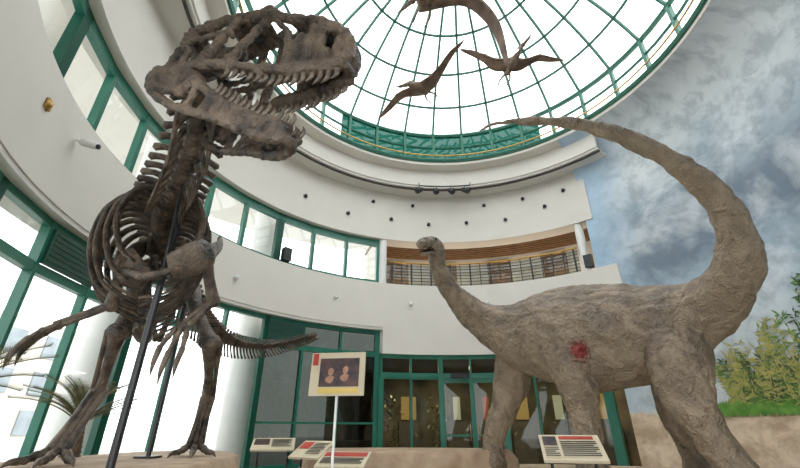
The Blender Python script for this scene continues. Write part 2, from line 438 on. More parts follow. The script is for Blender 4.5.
while dist<D_end:
    p,t,lat,up=at(dist)
    cr_=lin(dist,[(0,.09),(D_nb,.11),(D_hip,.11),(D_hip+1.5,.085),(D_end,.03)])
    sp_=lin(dist,[(0,.16),(D_nb*.6,.27),(D_nb,.36),(D_hip,.40),(D_hip+1.2,.30),(D_hip+3,.16),(D_end,.05)])
    tp=lin(dist,[(0,.14),(D_nb,.22),(D_hip,.2),(D_hip+1.5,.16),(D_end-.8,.05),(D_end,.02)])
    vl=cr_*1.55
    B.tube([p-t*vl*.42,p-t*vl*.15,p+t*vl*.15,p+t*vl*.42],[cr_,cr_*.78,cr_*.78,cr_],10,2)
    B.tube([p+up*cr_*.5,p+up*(cr_+sp_*.5)+t*.03,p+up*(cr_+sp_)+t*.06],[(.028,.045),(.018,vl*.28),(.030,vl*.34)],6,2,up=t)
    for sd in (-1,1):
        B.tube([p+up*cr_*.5+lat*sd*cr_*.4,p+up*cr_*.9+lat*sd*(cr_+tp*.5)+t*.03,p+up*cr_*.8+lat*sd*(cr_+tp)+t*.06],[.038,.03,.038],6,2)
        if dist<D_nb:
            B.tube([p-up*cr_*.6+lat*sd*cr_*.9,p-up*(cr_+.05)+lat*sd*(cr_+.05)+t*.12,p-up*(cr_+.05)+lat*sd*(cr_+.06)+t*.34],[.032,.022,.008],6,3)
            B.ball(p+up*cr_*.9+lat*sd*cr_*.8-t*vl*.45,.045,8,5)
    if dist>D_hip+.35:
        cv=lin(dist,[(D_hip,.42),(D_hip+2,.28),(D_end-.3,.10),(D_end,.04)])
        B.tube([p-up*cr_*.7+t*vl*.4,p-up*(cr_+cv*.6)+t*(vl*.4+.05),p-up*(cr_+cv)+t*(vl*.4+.1)],[.026,.016,.024],6,2)
    dist+=vl
B.obj("vertebral_column",M_bone,rex)
B=MB()
nr=12
for i in range(nr):
    f=i/(nr-1); p,t,lat,up=at(D_nb-.1+(D_hip-D_nb-.15)*f)
    wd=lin(f,[(0,.36),(.25,.52),(.6,.54),(1,.36)]); ln=lin(f,[(0,.66),(.2,1.02),(.5,1.10),(.8,.88),(1,.45)])
    for sd in (-1,1):
        o=lat*sd
        pts=[p+up*.05+o*.08,p+up*.06+o*wd*.65,p-up*.12+o*wd*1.0+t*.07,p-up*ln*.5+o*wd*1.05+t*.20,p-up*ln*.85+o*wd*.75+t*.32,p-up*ln+o*wd*.35+t*.3]
        B.tube(pts,[(.038,.036),(.046,.036),(.058,.026),(.056,.022),(.044,.018),(.026,.014)],7,5)
for i in range(12):
    f=i/11; p,t,lat,up=at(D_nb+.25+(D_hip-D_nb+.1)*f); ln=lin(f,[(0,1.0),(.5,1.1),(1,.95)])
    for sd in (-1,1):
        o=lat*sd
        B.tube([p-up*ln+t*.1,p-up*(ln-.05)+o*.18,p-up*(ln-.16)+o*.34-t*.04],[.018,.016,.009],5,3)
B.obj("ribcage",M_bone,rex)
B=MB()
def handbones(w,direction,side,sc=1.0):
    d_=direction.normalized(); s_=side.normalized(); dn=V((0,0,-1))
    for k,off in enumerate((-.08,0,.08)):
        L_=[.8,1.0,.85][k]*sc
        a=w+s_*off*.5; b=a+d_*.12*L_+s_*off*.5; c_=b+d_*.10*L_+s_*off*.3+dn*.02; e_=c_+d_*.08*L_+dn*.06; g_=e_+d_*.01+dn*.13
        B.tube([a,b],[.03,.024],6,1); B.ball(b,.034,7,5); B.tube([b,c_],[.026,.022],6,1); B.ball(c_,.03,7,5)
        B.tube([c_,e_,g_],[.03,.024,.003],6,4)
arms={ -1:[(-2.98,4.02,2.80),(-3.12,4.22,2.40),(-3.44,4.02,2.14)], 1:[(-2.02,3.84,2.80),(-1.98,4.12,2.42),(-2.16,3.98,2.12)]}
latR=V((-.92,-.39,0)); head=V((.39,-.92,0))
for sd,(sh,el,wr) in arms.items():
    sh,el,wr=V(sh),V(el),V(wr)
    o=latR*(1 if sd==-1 else -1)
    B.tube([sh+V((0,0,.02)),sh-head*.25+V((0,0,.2))+o*.06,sh-head*.6+V((0,0,.42))+o*.08,sh-head*.95+V((0,0,.55))+o*.04],[(.06,.12),(.035,.09),(.03,.09),(.025,.12)],8,4)
    B.tube([sh+V((0,0,.05)),sh+head*.12-o*.1-V((0,0,.1)),sh+head*.1-o*.28-V((0,0,.18))],[(.09,.16),(.06,.19),(.03,.12)],8,3)
    B.ball(sh,.10,10,7)
    B.tube([sh,sh.lerp(el,.5),el],[.08,.055,.07],8,3); B.ball(el,.075,9,6)
    B.tube([el,el.lerp(wr,.5)+o*.03,wr+o*.03],[.052,.032,.038],7,3); B.tube([el,el.lerp(wr,.5)-o*.03,wr-o*.02],[.042,.026,.032],7,3)
    B.ball(wr,.052,8,5)
    dr=(V((-.6,-.15,-.45)) if sd==-1 else V((-.05,-.3,-.7)))
    handbones(wr,dr,V((.5,-.8,0)) if sd==-1 else V((.9,.1,0)),1.25)
B.tube([V(arms[-1][0])+V((.1,-.1,-.1)),V((-2.50,3.75,2.56)),V(arms[1][0])+V((-.1,-.08,-.1))],[.035,.045,.035],7,4)
B.obj("shoulders_and_arms",M_bone,rex)
B=MB()
pH,tH,lH,uH=at(D_hip)
hips={}
for sd in (-1,1):
    o=latR*(1 if sd==-1 else -1)
    c0=pH+o*.20
    il=[(-.62,.02,.14),(-.45,.14,.2),(-.2,.22,.24),(.1,.22,.24),(.4,.14,.2),(.62,.02,.12)]
    B.tube([c0+(-head)*a+V((0,0,b-.05)) for a,b,_ in il],[(.03,h) for _,_,h in il],8,3)
    hp=c0+o*.04+V((0,0,-.28)); hips[sd]=hp
    B.ball(hp,.13,10,7); B.ball(hp+V((0,0,.15)),(.10,.13,.14),10,7)
    pb=pH+head*.55+V((0,0,-1.12))+o*.03
    B.tube([hp,hp.lerp(pb,.5),pb],[.09,.055,.06],8,4); B.tube([pb+head*.18+V((0,0,.02)),pb,pb-head*.25+V((0,0,-.04))],[.04,.08,.06],8,3)
    isc=pH-head*.75+V((0,0,-.98))+o*.02
    B.tube([hp,hp.lerp(isc,.5)+V((0,0,-.05)),isc],[.08,.04,.05],8,4)
B.obj("pelvis",M_bone,rex)
B=MB()
def leg(hp,kn,an,ft,out):
    hp,kn,an,ft=map(V,(hp,kn,an,ft))
    B.tube([hp+out*.04,hp.lerp(kn,.12)+out*.07,hp.lerp(kn,.5)+head*.04,hp.lerp(kn,.85),kn],[.11,.115,.09,.095,.12],10,4)
    B.ball(kn+out*.05,.10,9,6); B.ball(kn-out*.05,.10,9,6)
    B.tube([kn+head*.06,kn.lerp(an,.12)+head*.03,kn.lerp(an,.5),kn.lerp(an,.9),an],[.11,.10,.062,.066,.09],10,4)
    B.tube([kn+out*.11,kn.lerp(an,.5)+out*.10,an+out*.07],[.05,.028,.033],7,3)
    B.ball(an,.095,9,6)
    toe=[(-.9,.34),(0,.44),(.9,.36)]
    base=ft+V((0,0,.13))
    for k,(ang,L_) in enumerate(toe):
        o=out*(.055*(k-1)); bt=base+o*1.3
        B.tube([an+o,an.lerp(bt,.5)+o*.4,bt],[.055,.04,.052],8,3)
        dr=(head+out*ang*.55).normalized()
        z=ft.z
        f1=bt+dr*L_*.38; f1.z=z+.09; f2=bt+dr*L_*.68; f2.z=z+.06; f3=bt+dr*L_*.92; f3.z=z+.055; cl_=bt+dr*(L_+.14); cl_.z=z+.005
        B.tube([bt,f1],[.052,.04],7,1); B.ball(f1,.052,8,5); B.tube([f1,f2],[.04,.035],7,1); B.ball(f2,.044,8,5); B.tube([f2,f3],[.035,.032],7,1); B.ball(f3,.039,8,5)
        B.tube([f3,f3.lerp(cl_,.5)+V((0,0,.02)),cl_],[.039,.028,.004],7,3)
    B.tube([an.lerp(base,.75),an.lerp(base,.9)-head*.12,an.lerp(base,.97)-head*.17-V((0,0,.06))],[.025,.02,.004],6,3)
leg(hips[-1],(-3.45,4.95,2.28),(-3.72,5.30,1.62),(-3.66,4.85,.86),latR)
leg(hips[1],(-2.55,5.45,2.25),(-2.83,6.35,1.62),(-2.93,6.45,.86),-latR)
B.obj("hind_legs",M_bone,rex)
B=MB(); B.tube([(-2.46,3.92,.86),(-2.46,3.92,3.36)],.035,12,1); B.tube([(-3.28,5.95,.86),(-3.28,5.95,3.2)],.03,12,1); B.tube([(-3.45,7.6,.86),(-3.54,7.6,2.86)],.02,10,1)
B.tube([(-2.46,3.92,2.6),(-2.3,3.6,3.2),(-1.92,2.95,3.46)],.02,8,3)
B.box((-2.46,3.92,.875),(.12,.12,.012)); B.box((-3.28,5.95,.875),(.12,.12,.012))
B.obj("mounting_poles",M_black,rex,smooth=False)

# skull
O=V((-1.86,2.60,3.77)); LS=1.52
F=V((1.61,-.45,-.21)).normalized(); LT=F.cross(V((.06,.02,1))).normalized(); U=LT.cross(F).normalized()
cw=[(0,.17),(.2,.19),(.4,.155),(.6,.10),(.8,.08),(1,.045)]
def SK(a,b,sd,k=1.0): return O+F*(a*LS)+U*(b*LS)+LT*(sd*k*lin(a,cw)*(1-.35*max(0,b-.15)/.3)*LS)
B=MB()
for sd in (-1,1):
    def bar(pts,r,k=1.0,n=4):
        if not isinstance(r,list): r=[r]*len(pts)
        B.tube([SK(a,b,sd,k) for a,b in pts],[x*LS for x in r],8,n)
    bar([(1.0,.05),(.9,.02),(.75,.0),(.6,.0),(.48,.01),(.38,.03)],[.032,.038,.040,.036,.030,.024])
    bar([(1.0,.08),(1.0,.19),(.93,.30),(.79,.39),(.62,.45),(.50,.49),(.46,.535),(.38,.49)],[.032,.034,.032,.030,.028,.032,.034,.028])
    for a,b0,b1 in ((.96,.08,.22),(.90,.05,.14),(.855,.05,.32),(.80,.04,.34),(.745,.04,.26)): bar([(a,b0),(a-.01,(b0+b1)/2),(a-.02,b1)],.030)
    bar([(.70,.05),(.67,.2),(.60,.35),(.5,.46)],[.036,.024,.018,.018])
    bar([(.47,.50),(.445,.28),(.40,.05)],[.032,.021,.030])
    bar([(.30,.48),(.285,.30),(.25,.05)],[.028,.023,.032])
    bar([(.30,.31),(.35,.25)],[.02,.008])
    bar([(.46,.51),(.32,.49),(.17,.45),(.03,.39)],[.030,.029,.026,.036])
    bar([(.46,.02),(.32,.02),(.18,.0),(.03,-.03)],[.026,.032,.030,.036])
    bar([(.03,-.06),(.06,.12),(.02,.37)],[.048,.030,.042])
    bar([(.28,.29),(.14,.27),(.04,.26)],[.023,.019,.026])
    bar([(.1,.02),(.13,.12),(.06,.2)],[.03,.02,.02])
    bar([(.06,.06),(.3,.10),(.55,.10),(.85,.08)],[.028,.02,.018,.018],.45)
    bar([(.2,.10),(.35,.0)],[.016,.02],.7)
for a,b in ((.99,.13),(.97,.22),(.9,.31),(.85,.34),(.8,.37),(.75,.39),(.7,.41),(.66,.43),(.62,.44),(.42,.47),(.37,.465),(.32,.46),(.27,.45),(.22,.44),(.1,.40),(.03,.37)):
    B.tube([SK(a,b,-1),SK(a,b+.01,0),SK(a,b,1)],[.026*LS]*3,8,2)
B.tube([SK(.0,.22,0),SK(.12,.26,0),SK(.28,.32,0)],[.075*LS,.07*LS,.045*LS],10,3)
B.tube([SK(.02,.35,-1,1.1),SK(-.02,.32,0),SK(.02,.35,1,1.1)],[.045*LS,.055*LS,.045*LS],8,3)
B.tube([SK(.99,.05,-1),SK(1.0,.05,0),SK(.99,.05,1)],.03*LS,8,2)
def bony(o,vox,st=.018):
    r=o.modifiers.new("fuse","REMESH"); r.mode='VOXEL'; r.voxel_size=vox; r.use_smooth_shade=True
    s_=o.modifiers.new("soften","SMOOTH"); s_.iterations=2; s_.factor=.4
    tx=bpy.data.textures.new("bone_clouds","CLOUDS"); tx.noise_scale=.06; tx.noise_depth=4
    d_=o.modifiers.new("pits","DISPLACE"); d_.texture=tx; d_.strength=st; d_.mid_level=.5; d_.texture_coords='LOCAL'
bony(B.obj("cranium",M_bone,rex),.012,.045)
an=radians(-21); FJ=(F*cos(an)+U*sin(an)).normalized(); UJ=LT.cross(FJ).normalized(); OJ=SK(.0,-.03,0); LJ=1.34
jw=[(-.1,.19),(.2,.21),(.5,.16),(.8,.10),(1,.04)]
def JK(a,b,sd,k=1.0): return OJ+FJ*(a*LJ)+UJ*(b*LJ)+LT*(sd*k*lin(a,jw)*LJ)
B=MB()
for sd in (-1,1):
    def bar(pts,r,n=4):
        if not isinstance(r,list): r=[r]*len(pts)
        B.tube([JK(a,b,sd) for a,b in pts],[x*LJ for x in r],8,n)
    bar([(-.12,.03),(-.02,-.06),(.15,-.13),(.35,-.15),(.6,-.12),(.85,-.12),(.96,-.08)],[.024,.032,.030,.026,.028,.032,.032])
    bar([(-.1,.05),(.02,.04),(.14,.08),(.27,.08),(.42,.01),(.7,-.03),(.9,-.01),(.98,-.01)],[.032,.042,.038,.030,.028,.030,.036,.032])
    for a in (.48,.54,.60,.66,.72,.78,.84,.9,.95): bar([(a,-.02),(a,-.11)],.030,1)
    for a in (-.04,.02,.08,.14,.20,.26): bar([(a,.05),(a+.01,-.08)],.030,1)
    bar([(.29,.06),(.35,-.04),(.37,-.14)],[.026,.020,.026])
B.tube([JK(.96,-.06,-1),JK(.99,-.06,0),JK(.96,-.06,1)],[.035*LJ]*3,8,2)
bony(B.obj("mandible",M_bone,rex),.012,.035)
B=MB()
for sd in (-1,1):
    for k in range(15):
        a=.97-k*.04; ln=(.07+.035*sin(k*2.1)**2)*(1 if k<10 else .75)*LS*.9
        b0=SK(a,lin(a,[(.4,.0),(.75,-.025),(.9,-.005),(1,.015)]),sd); 
        B.tube([b0+U*.03,b0-U*ln*.55+F*.01,b0-U*ln-F*.035],[(.020,.027),(.015,.020),(.002,.002)],7,3)
    for k in range(14):
        a=.96-k*.038; ln=(.06+.032*sin(k*1.7+1)**2)*LJ*.9
        b0=JK(a,lin(a,[(.42,.03),(.7,.0),(.9,.02),(1,.02)]),sd)
        B.tube([b0-UJ*.03,b0+UJ*ln*.55+FJ*.01,b0+UJ*ln-FJ*.03],[(.019,.025),(.014,.018),(.002,.002)],7,3)
B.obj("teeth",M_tooth,rex)

# ================================================================= SAUROPOD
def skin_mat():
    m,N,L,b=newmat("sauropod_skin"); tc=N.new("ShaderNodeTexCoord"); geo=N.new("ShaderNodeNewGeometry")
    def nz(s_,d=6,dist=0,ro=.6):
        n=N.new("ShaderNodeTexNoise"); n.inputs["Scale"].default_value=s_; n.inputs["Detail"].default_value=d; n.inputs["Distortion"].default_value=dist; n.inputs["Roughness"].default_value=ro; L.new(tc.outputs["Object"],n.inputs["Vector"]); return n.outputs["Fac"]
    r=N.new("ShaderNodeValToRGB"); e=r.color_ramp.elements
    e[0].position=.34; e[0].color=(.10,.075,.054,1); e[1].position=.68; e[1].color=(.42,.325,.23,1); x=e.new(.5); x.color=(.25,.19,.135,1)
    L.new(nz(1.7,11,.8,.70),r.inputs[0])
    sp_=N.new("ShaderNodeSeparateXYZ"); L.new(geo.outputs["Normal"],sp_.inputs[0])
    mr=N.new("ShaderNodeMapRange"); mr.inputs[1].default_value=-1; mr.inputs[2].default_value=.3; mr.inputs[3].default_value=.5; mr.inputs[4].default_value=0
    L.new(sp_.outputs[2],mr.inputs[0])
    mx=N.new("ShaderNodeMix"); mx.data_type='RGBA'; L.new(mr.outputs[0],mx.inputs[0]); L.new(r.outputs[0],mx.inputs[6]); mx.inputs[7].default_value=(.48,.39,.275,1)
    nd=N.new("ShaderNodeTexNoise"); nd.inputs["Scale"].default_value=3; nd.inputs["Detail"].default_value=4; L.new(tc.outputs["Object"],nd.inputs["Vector"])
    ad=N.new("ShaderNodeVectorMath"); ad.operation='MULTIPLY_ADD'; ad.inputs[1].default_value=(.4,.4,.4); L.new(nd.outputs["Color"],ad.inputs[0]); L.new(tc.outputs["Object"],ad.inputs[2])
    v=N.new("ShaderNodeTexVoronoi"); v.feature='DISTANCE_TO_EDGE'; v.inputs["Scale"].default_value=26; L.new(ad.outputs[0],v.inputs["Vector"])
    r2=N.new("ShaderNodeValToRGB"); r2.color_ramp.elements[0].position=.0; r2.color_ramp.elements[0].color=(.68,.66,.64,1); r2.color_ramp.elements[1].position=.2; r2.color_ramp.elements[1].color=(1,1,1,1)
    L.new(v.outputs["Distance"],r2.inputs[0])
    m2=N.new("ShaderNodeMix"); m2.data_type='RGBA'; m2.blend_type='MULTIPLY'; m2.inputs[0].default_value=.5; L.new(mx.outputs[2],m2.inputs[6]); L.new(r2.outputs[0],m2.inputs[7])
    # folds: stretched, strongly distorted bands
    wv=N.new("ShaderNodeTexWave"); wv.wave_type='BANDS'; wv.bands_direction='DIAGONAL'; wv.inputs["Scale"].default_value=1.6; wv.inputs["Distortion"].default_value=11; wv.inputs["Detail"].default_value=5; wv.inputs["Detail Scale"].default_value=1.3; wv.inputs["Detail Roughness"].default_value=.65
    L.new(tc.outputs["Object"],wv.inputs["Vector"])
    r3=N.new("ShaderNodeValToRGB"); r3.color_ramp.elements[0].position=0; r3.color_ramp.elements[0].color=(.70,.68,.66,1); r3.color_ramp.elements[1].position=.35; r3.color_ramp.elements[1].color=(1,1,1,1); L.new(wv.outputs["Fac"],r3.inputs[0])
    m3=N.new("ShaderNodeMix"); m3.data_type='RGBA'; m3.blend_type='MULTIPLY'; m3.inputs[0].default_value=.6; L.new(m2.outputs[2],m3.inputs[6]); L.new(r3.outputs[0],m3.inputs[7])
    L.new(m3.outputs[2],b.inputs["Base Color"]); b.inputs["Roughness"].default_value=.5
    vb=N.new("ShaderNodeBump"); vb.inputs["Strength"].default_value=.7; vb.inputs["Distance"].default_value=.06; L.new(wv.outputs["Fac"],vb.inputs["Height"])
    b2=N.new("ShaderNodeBump"); b2.inputs["Strength"].default_value=.4; b2.inputs["Distance"].default_value=.05; L.new(v.outputs["Distance"],b2.inputs["Height"]); L.new(vb.outputs[0],b2.inputs["Normal"])
    L.new(b2.outputs[0],b.inputs["Normal"]); return m
M_skin=skin_mat()
sau=empty("sauropod_dinosaur")
B=MB()
ax=[((0.74,7.36,4.34),.14),((0.72,7.44,4.20),.15),((0.93,7.72,3.86),.20),((1.31,8.08,3.51),.27),((1.82,8.30,3.20),.40),((2.42,8.28,2.97),.70),((2.95,8.02,2.87),.87),((3.5,7.66,2.80),.95),((4.12,7.14,2.74),.88),((4.50,6.65,2.78),.68),((4.72,6.1,2.88),.48),((4.78,5.55,3.08),.35),((4.75,5.14,3.45),.27),((4.60,4.92,3.89),.22),((4.25,4.79,4.39),.185),((3.72,4.69,4.81),.15),((3.12,4.72,5.21),.115),((2.33,4.81,5.50),.082),((1.60,4.98,5.60),.052),((1.27,5.11,5.55),.03)]
B.tube([a for a,_ in ax],[r for _,r in ax],20,6)
def limb(pts,rs): B.tube(pts,rs,14,5,up=(1,0,0))
limb([(2.55,8.75,3.0),(2.42,8.95,2.3),(2.25,9.15,1.75),(1.98,9.28,1.15),(1.9,9.32,.75),(1.88,9.28,.56)],[.42,.40,.31,.22,.22,.27])
limb([(2.95,7.75,3.1),(3.02,7.45,2.5),(3.08,7.38,1.9),(3.12,7.45,1.35),(3.1,7.42,.8),(3.08,7.36,.57)],[.45,.48,.37,.26,.23,.29])
limb([(4.40,6.7,2.9),(4.30,6.40,2.35),(4.20,6.30,1.75),(4.26,6.22,1.3),(4.42,6.18,.85),(4.48,6.1,.58)],[.42,.47,.38,.27,.24,.31])
limb([(4.7,7.1,2.7),(4.8,7.35,2.1),(4.75,7.5,1.5),(4.95,7.65,.9),(4.98,7.6,.57)],[.45,.42,.32,.23,.28])
B.ball((3.05,7.55,2.75),(.46,.40,.62),16,10); B.ball((4.33,6.50,2.5),(.46,.43,.58),16,10); B.ball((3.5,7.6,2.4),(.85,.75,.62),16,10)
for (fx,fy),rr in (((1.88,9.28),.25),((3.08,7.36),.27),((4.48,6.1),.30),((4.98,7.6),.26)):
    for k in range(5):
        an_=radians(70+k*38)+.7
        B.ball((fx+cos(an_)*rr*.85,fy+sin(an_)*rr*.85,.57),(.09,.09,.08),8,6)
for (x0,y0,z0),(x1,y1,z1) in (((2.75,7.15,2.95),(2.95,7.0,2.1)),((3.3,7.05,3.1),(3.42,6.93,2.3)),((4.0,6.1,2.9),(4.1,5.98,2.2)),((2.2,7.75,3.15),(2.4,7.6,2.6))):
    B.tube([(x0,y0,z0),((x0+x1)/2+.05,(y0+y1)/2,(z0+z1)/2),(x1,y1,z1)],[.03,.07,.03],8,4)
o=B.obj("body",M_skin,sau)
r=o.modifiers.new("fuse","REMESH"); r.mode='VOXEL'; r.voxel_size=.03; r.use_smooth_shade=True
s_=o.modifiers.new("soften","SMOOTH"); s_.iterations=9; s_.factor=.6
for nm,sc,st in (("skin_clouds",.45,.11),("skin_wrinkles",.14,.045)):
    tx=bpy.data.textures.new(nm,"CLOUDS"); tx.noise_scale=sc; tx.noise_depth=2
    d_=o.modifiers.new(nm,"DISPLACE"); d_.texture=tx; d_.strength=st; d_.mid_level=.5; d_.texture_coords='LOCAL'
B=MB()
B.tube([(0.76,7.40,4.20),(0.75,7.32,4.40),(0.66,7.22,4.50),(0.53,7.13,4.49),(0.42,7.06,4.43),(.37,7.02,4.38)],[.14,.15,.15,.12,.105,.075],14,4)
B.tube([(0.70,7.29,4.34),(0.58,7.19,4.29),(0.48,7.12,4.24),(.42,7.08,4.22)],[(.10,.06),(.09,.05),(.075,.04),(.05,.03)],12,4)
sh_=V((.73,-.68,0)).normalized()
for sd in (-1,1):
    B.ball(V((.62,7.20,4.555))+sh_*sd*.10,(.05,.05,.04),10,6); B.ball(V((.46,7.09,4.52))+sh_*sd*.04,(.035,.035,.03),8,6)
o=B.obj("head",M_skin,sau)
r=o.modifiers.new("fuse","REMESH"); r.mode='VOXEL'; r.voxel_size=.013; r.use_smooth_shade=True
s_=o.modifiers.new("soften","SMOOTH"); s_.iterations=3; s_.factor=.5
B=MB()
for sd in (-1,1): B.ball(V((.60,7.18,4.55))+sh_*sd*.145,.028,10,7)
B.obj("eyes",noisy("dark_eye",(.01,.008,.006),(.02,.015,.01),5,.1),sau)
B=MB(); B.tube([(.62,7.21,4.36),(.50,7.13,4.32),(.41,7.06,4.29)],[(.10,.025),(.10,.018),(.075,.012)],8,3); B.obj("mouth_lining",noisy("mouth_dark",(.03,.012,.01),(.06,.025,.02),8,.5),sau)
M_wd=noisy("torn_flesh",(.10,.008,.006),(.34,.05,.04),14,.3,.8,30,bdist=.04); M_wr=noisy("wound_rim",(.14,.06,.045),(.26,.15,.11),12,.5)
wc=V((3.02,6.90,2.39)); wnrm=V((-.2,-.97,-.1)).normalized(); wt=wnrm.cross(V((0,0,1))).normalized(); wu_=wt.cross(wnrm)
B=MB()
for k in range(20):
    an_=k*2*pi/20; rr=.155+.02*sin(k*2.3)
    B.mi=1; B.ball(wc+wt*cos(an_)*rr*.9+wu_*sin(an_)*rr*1.0,.042,8,6)
B.mi=0
B.ball(wc,(.14,.05,.15),12,8)
for k in range(26):
    an_=random.random()*6.28; rr=random.random()*.12
    B.ball(wc+wt*cos(an_)*rr*.85+wu_*sin(an_)*rr*1.05+wnrm*random.uniform(.0,.04),random.uniform(.02,.04),8,6)
B.obj("flank_wound",[M_wd,M_wr],sau)

# ================================================================= PTEROSAURS
M_pt=noisy("pterosaur_hide",(.08,.05,.035),(.26,.18,.12),7,.6,.3,30); M_mem=noisy("wing_membrane",(.09,.055,.04),(.24,.155,.105),3,.6,.3,14)
def ptero(ctr,headp,feet,lw,rw,chord=.42,s=1.0,crest=True,tp=.75):
    e=empty("pterosaur_model"); ctr,headp,feet=V(ctr),V(headp),V(feet); B=MB()
    back=(feet-ctr).normalized(); fw=(headp-ctr).normalized()
    B.tube([ctr+back*.28*s,ctr,ctr+fw*.18*s,ctr+fw*.3*s],[.05*s,.10*s,.085*s,.045*s],12,4)
    B.tube([ctr+fw*.25*s,ctr.lerp(headp,.8),headp],[.045*s,.035*s,.04*s],8,4)
    side=(V(rw[1])-V(lw[1])).normalized()
    bd_=(fw*.8-V((0,0,.25))).normalized()
    B.ball(headp,(.055*s,.055*s,.055*s),10,7)
    B.tube([headp-bd_*.02,headp+bd_*.12*s,headp+bd_*.34*s],[.05*s,.032*s,.005],8,4)
    B.tube([headp-V((0,0,.02)),headp+bd_*.12*s-V((0,0,.045*s)),headp+bd_*.30*s-V((0,0,.06*s))],[.03*s,.018*s,.004],7,3)
    if crest: B.tube([headp,headp-bd_*.14*s+V((0,0,.08*s)),headp-bd_*.26*s+V((0,0,.12*s))],[(.02*s,.05*s),(.012*s,.04*s),.004],7,3)
    for sd in (-1,1):
        a=ctr+back*.26*s+side*sd*.05*s; k=a+back*.16*s+side*sd*.07*s; f_=k+back*.16*s-side*sd*.01
        B.tube([a,k,f_],[.03*s,.02*s,.014*s],7,3)
        for q in (-1,0,1): B.tube([f_,f_+back*.06*s+side*q*.02*s],[.008*s,.003],5,1)
    B.obj("body",M_pt,e)
    Mb=MB(); Bn=MB()
    for wg in (lw,rw):
        pts=[ctr+fw*.12*s]+[V(p) for p in wg]
        Ls=[V(q) for q in cr([tuple(p) for p in pts],8)]; n=len(Ls)
        Bn.tube([tuple(p) for p in pts],[.04*s]+[.034*s,.030*s]+[.02*s]*(len(pts)-4)+[.006*s],8,8)
        w=V(wg[1])
        for q in (-1,0,1): Bn.tube([w,w+fw*.05*s+side*q*.02*s,w+fw*.08*s+side*q*.03*s-V((0,0,.03*s))],[.01*s,.008*s,.002],5,2)
        base=len(Mb.v); nc=5
        for i,p in enumerate(Ls):
            t=i/(n-1); ch=chord*s*((1-t)**tp)*(1+.12*sin(t*9))+.004
            sag=V((0,0,-1))*ch*.12
            for j in range(nc):
                g_=j/(nc-1); Mb.v.append(tuple(p+back*ch*g_+sag*sin(g_*pi)))
        for i in range(n-1):
            for j in range(nc-1):
                q=base+i*nc+j; Mb.f.append((q,q+1,q+nc+1,q+nc)); Mb.m.append(0)
    Bn.obj("wing_bones",M_pt,e)
    o=Mb.obj("wing_membranes",M_mem,e); sf=o.modifiers.new("thick","SOLIDIFY"); sf.thickness=.012
    wz=MB()
    zt=lambda p: Z1+RI-RS+sqrt(max(.1,RS*RS-(p.x-CX)**2-(p.y-CY)**2))
    wz.tube([ctr,(ctr.x,ctr.y,zt(ctr))],.004,5,1); wz.obj("suspension_wire",M_black,e)
ptero((.68,4.98,9.02),(.25,5.12,8.86),(.50,5.36,8.86),[(.45,4.80,9.22),(.15,4.62,9.38),(-.25,4.50,9.40),(-.75,4.42,9.2)],[(1.08,5.0,9.08),(1.50,5.06,8.92),(1.90,5.14,8.25),(2.02,5.28,7.25)],.34,1.15,True,.5)
ptero((.42,6.18,7.66),(.12,6.05,7.56),(.72,6.50,7.62),[(.2,6.3,7.72),(-.04,6.34,7.60),(-.28,6.5,7.4),(-.47,6.64,7.21)],[(.6,6.0,7.72),(.80,5.85,7.84),(1.0,5.6,7.98),(1.25,5.35,8.03)],.33,.85)
ptero((2.41,6.11,8.25),(2.60,5.85,8.50),(2.31,6.38,8.10),[(2.1,6.15,8.42),(1.87,6.18,8.58),(1.6,6.2,8.75),(1.35,6.24,8.86)],[(2.7,6.05,8.3),(2.97,6.00,8.36),(3.2,5.98,8.28),(3.46,5.95,8.17)],.30,.85)

# ================================================================= PLATFORMS
def platform(name,cx,cy,rx,ry,rot,h,seed,m=M_rock):
    B=MB(); n=56; lv=[(1.06,-.02),(1.05,.25),(1.02,.55),(1.0,.8),(.965,.97),(.93,1.0)]
    for li,(k,zf) in enumerate(lv):
        for i in range(n):
            a=2*pi*i/n; q=noise.noise(V((cos(a)*1.7+seed,sin(a)*1.7,zf*1.5)))*.12+noise.noise(V((cos(a)*6+seed,sin(a)*6,zf*4)))*.04
            x,y=cos(a)*rx*(k+q),sin(a)*ry*(k+q); c_,s2=cos(rot),sin(rot)
            B.v.append((cx+x*c_-y*s2,cy+x*s2+y*c_,h*zf+(noise.noise(V((x,y,seed)))*.02 if zf<1 else 0)))
    for li in range(len(lv)-1):
        for i in range(n): B.f.append((li*n+i,li*n+(i+1)%n,(li+1)*n+(i+1)%n,(li+1)*n+i)); B.m.append(0)
    t=len(B.v); B.v.append((cx,cy,h)); 
    for i in range(n): B.f.append(((len(lv)-1)*n+i,(len(lv)-1)*n+(i+1)%n,t)); B.m.append(0)
    return B.obj(name,m)
platform("rock_platform",-3.45,5.75,1.25,2.65,radians(6),.86,1.3)
platform("rock_platform",.15,9.6,2.2,.9,0,.82,4.1)
platform("rock_platform",3.9,7.8,3.0,2.2,radians(-38),.5,8.2,noisy("sandy_rock",(.42,.31,.21),(.58,.45,.32),3,.9,.5,14,bdist=.04))

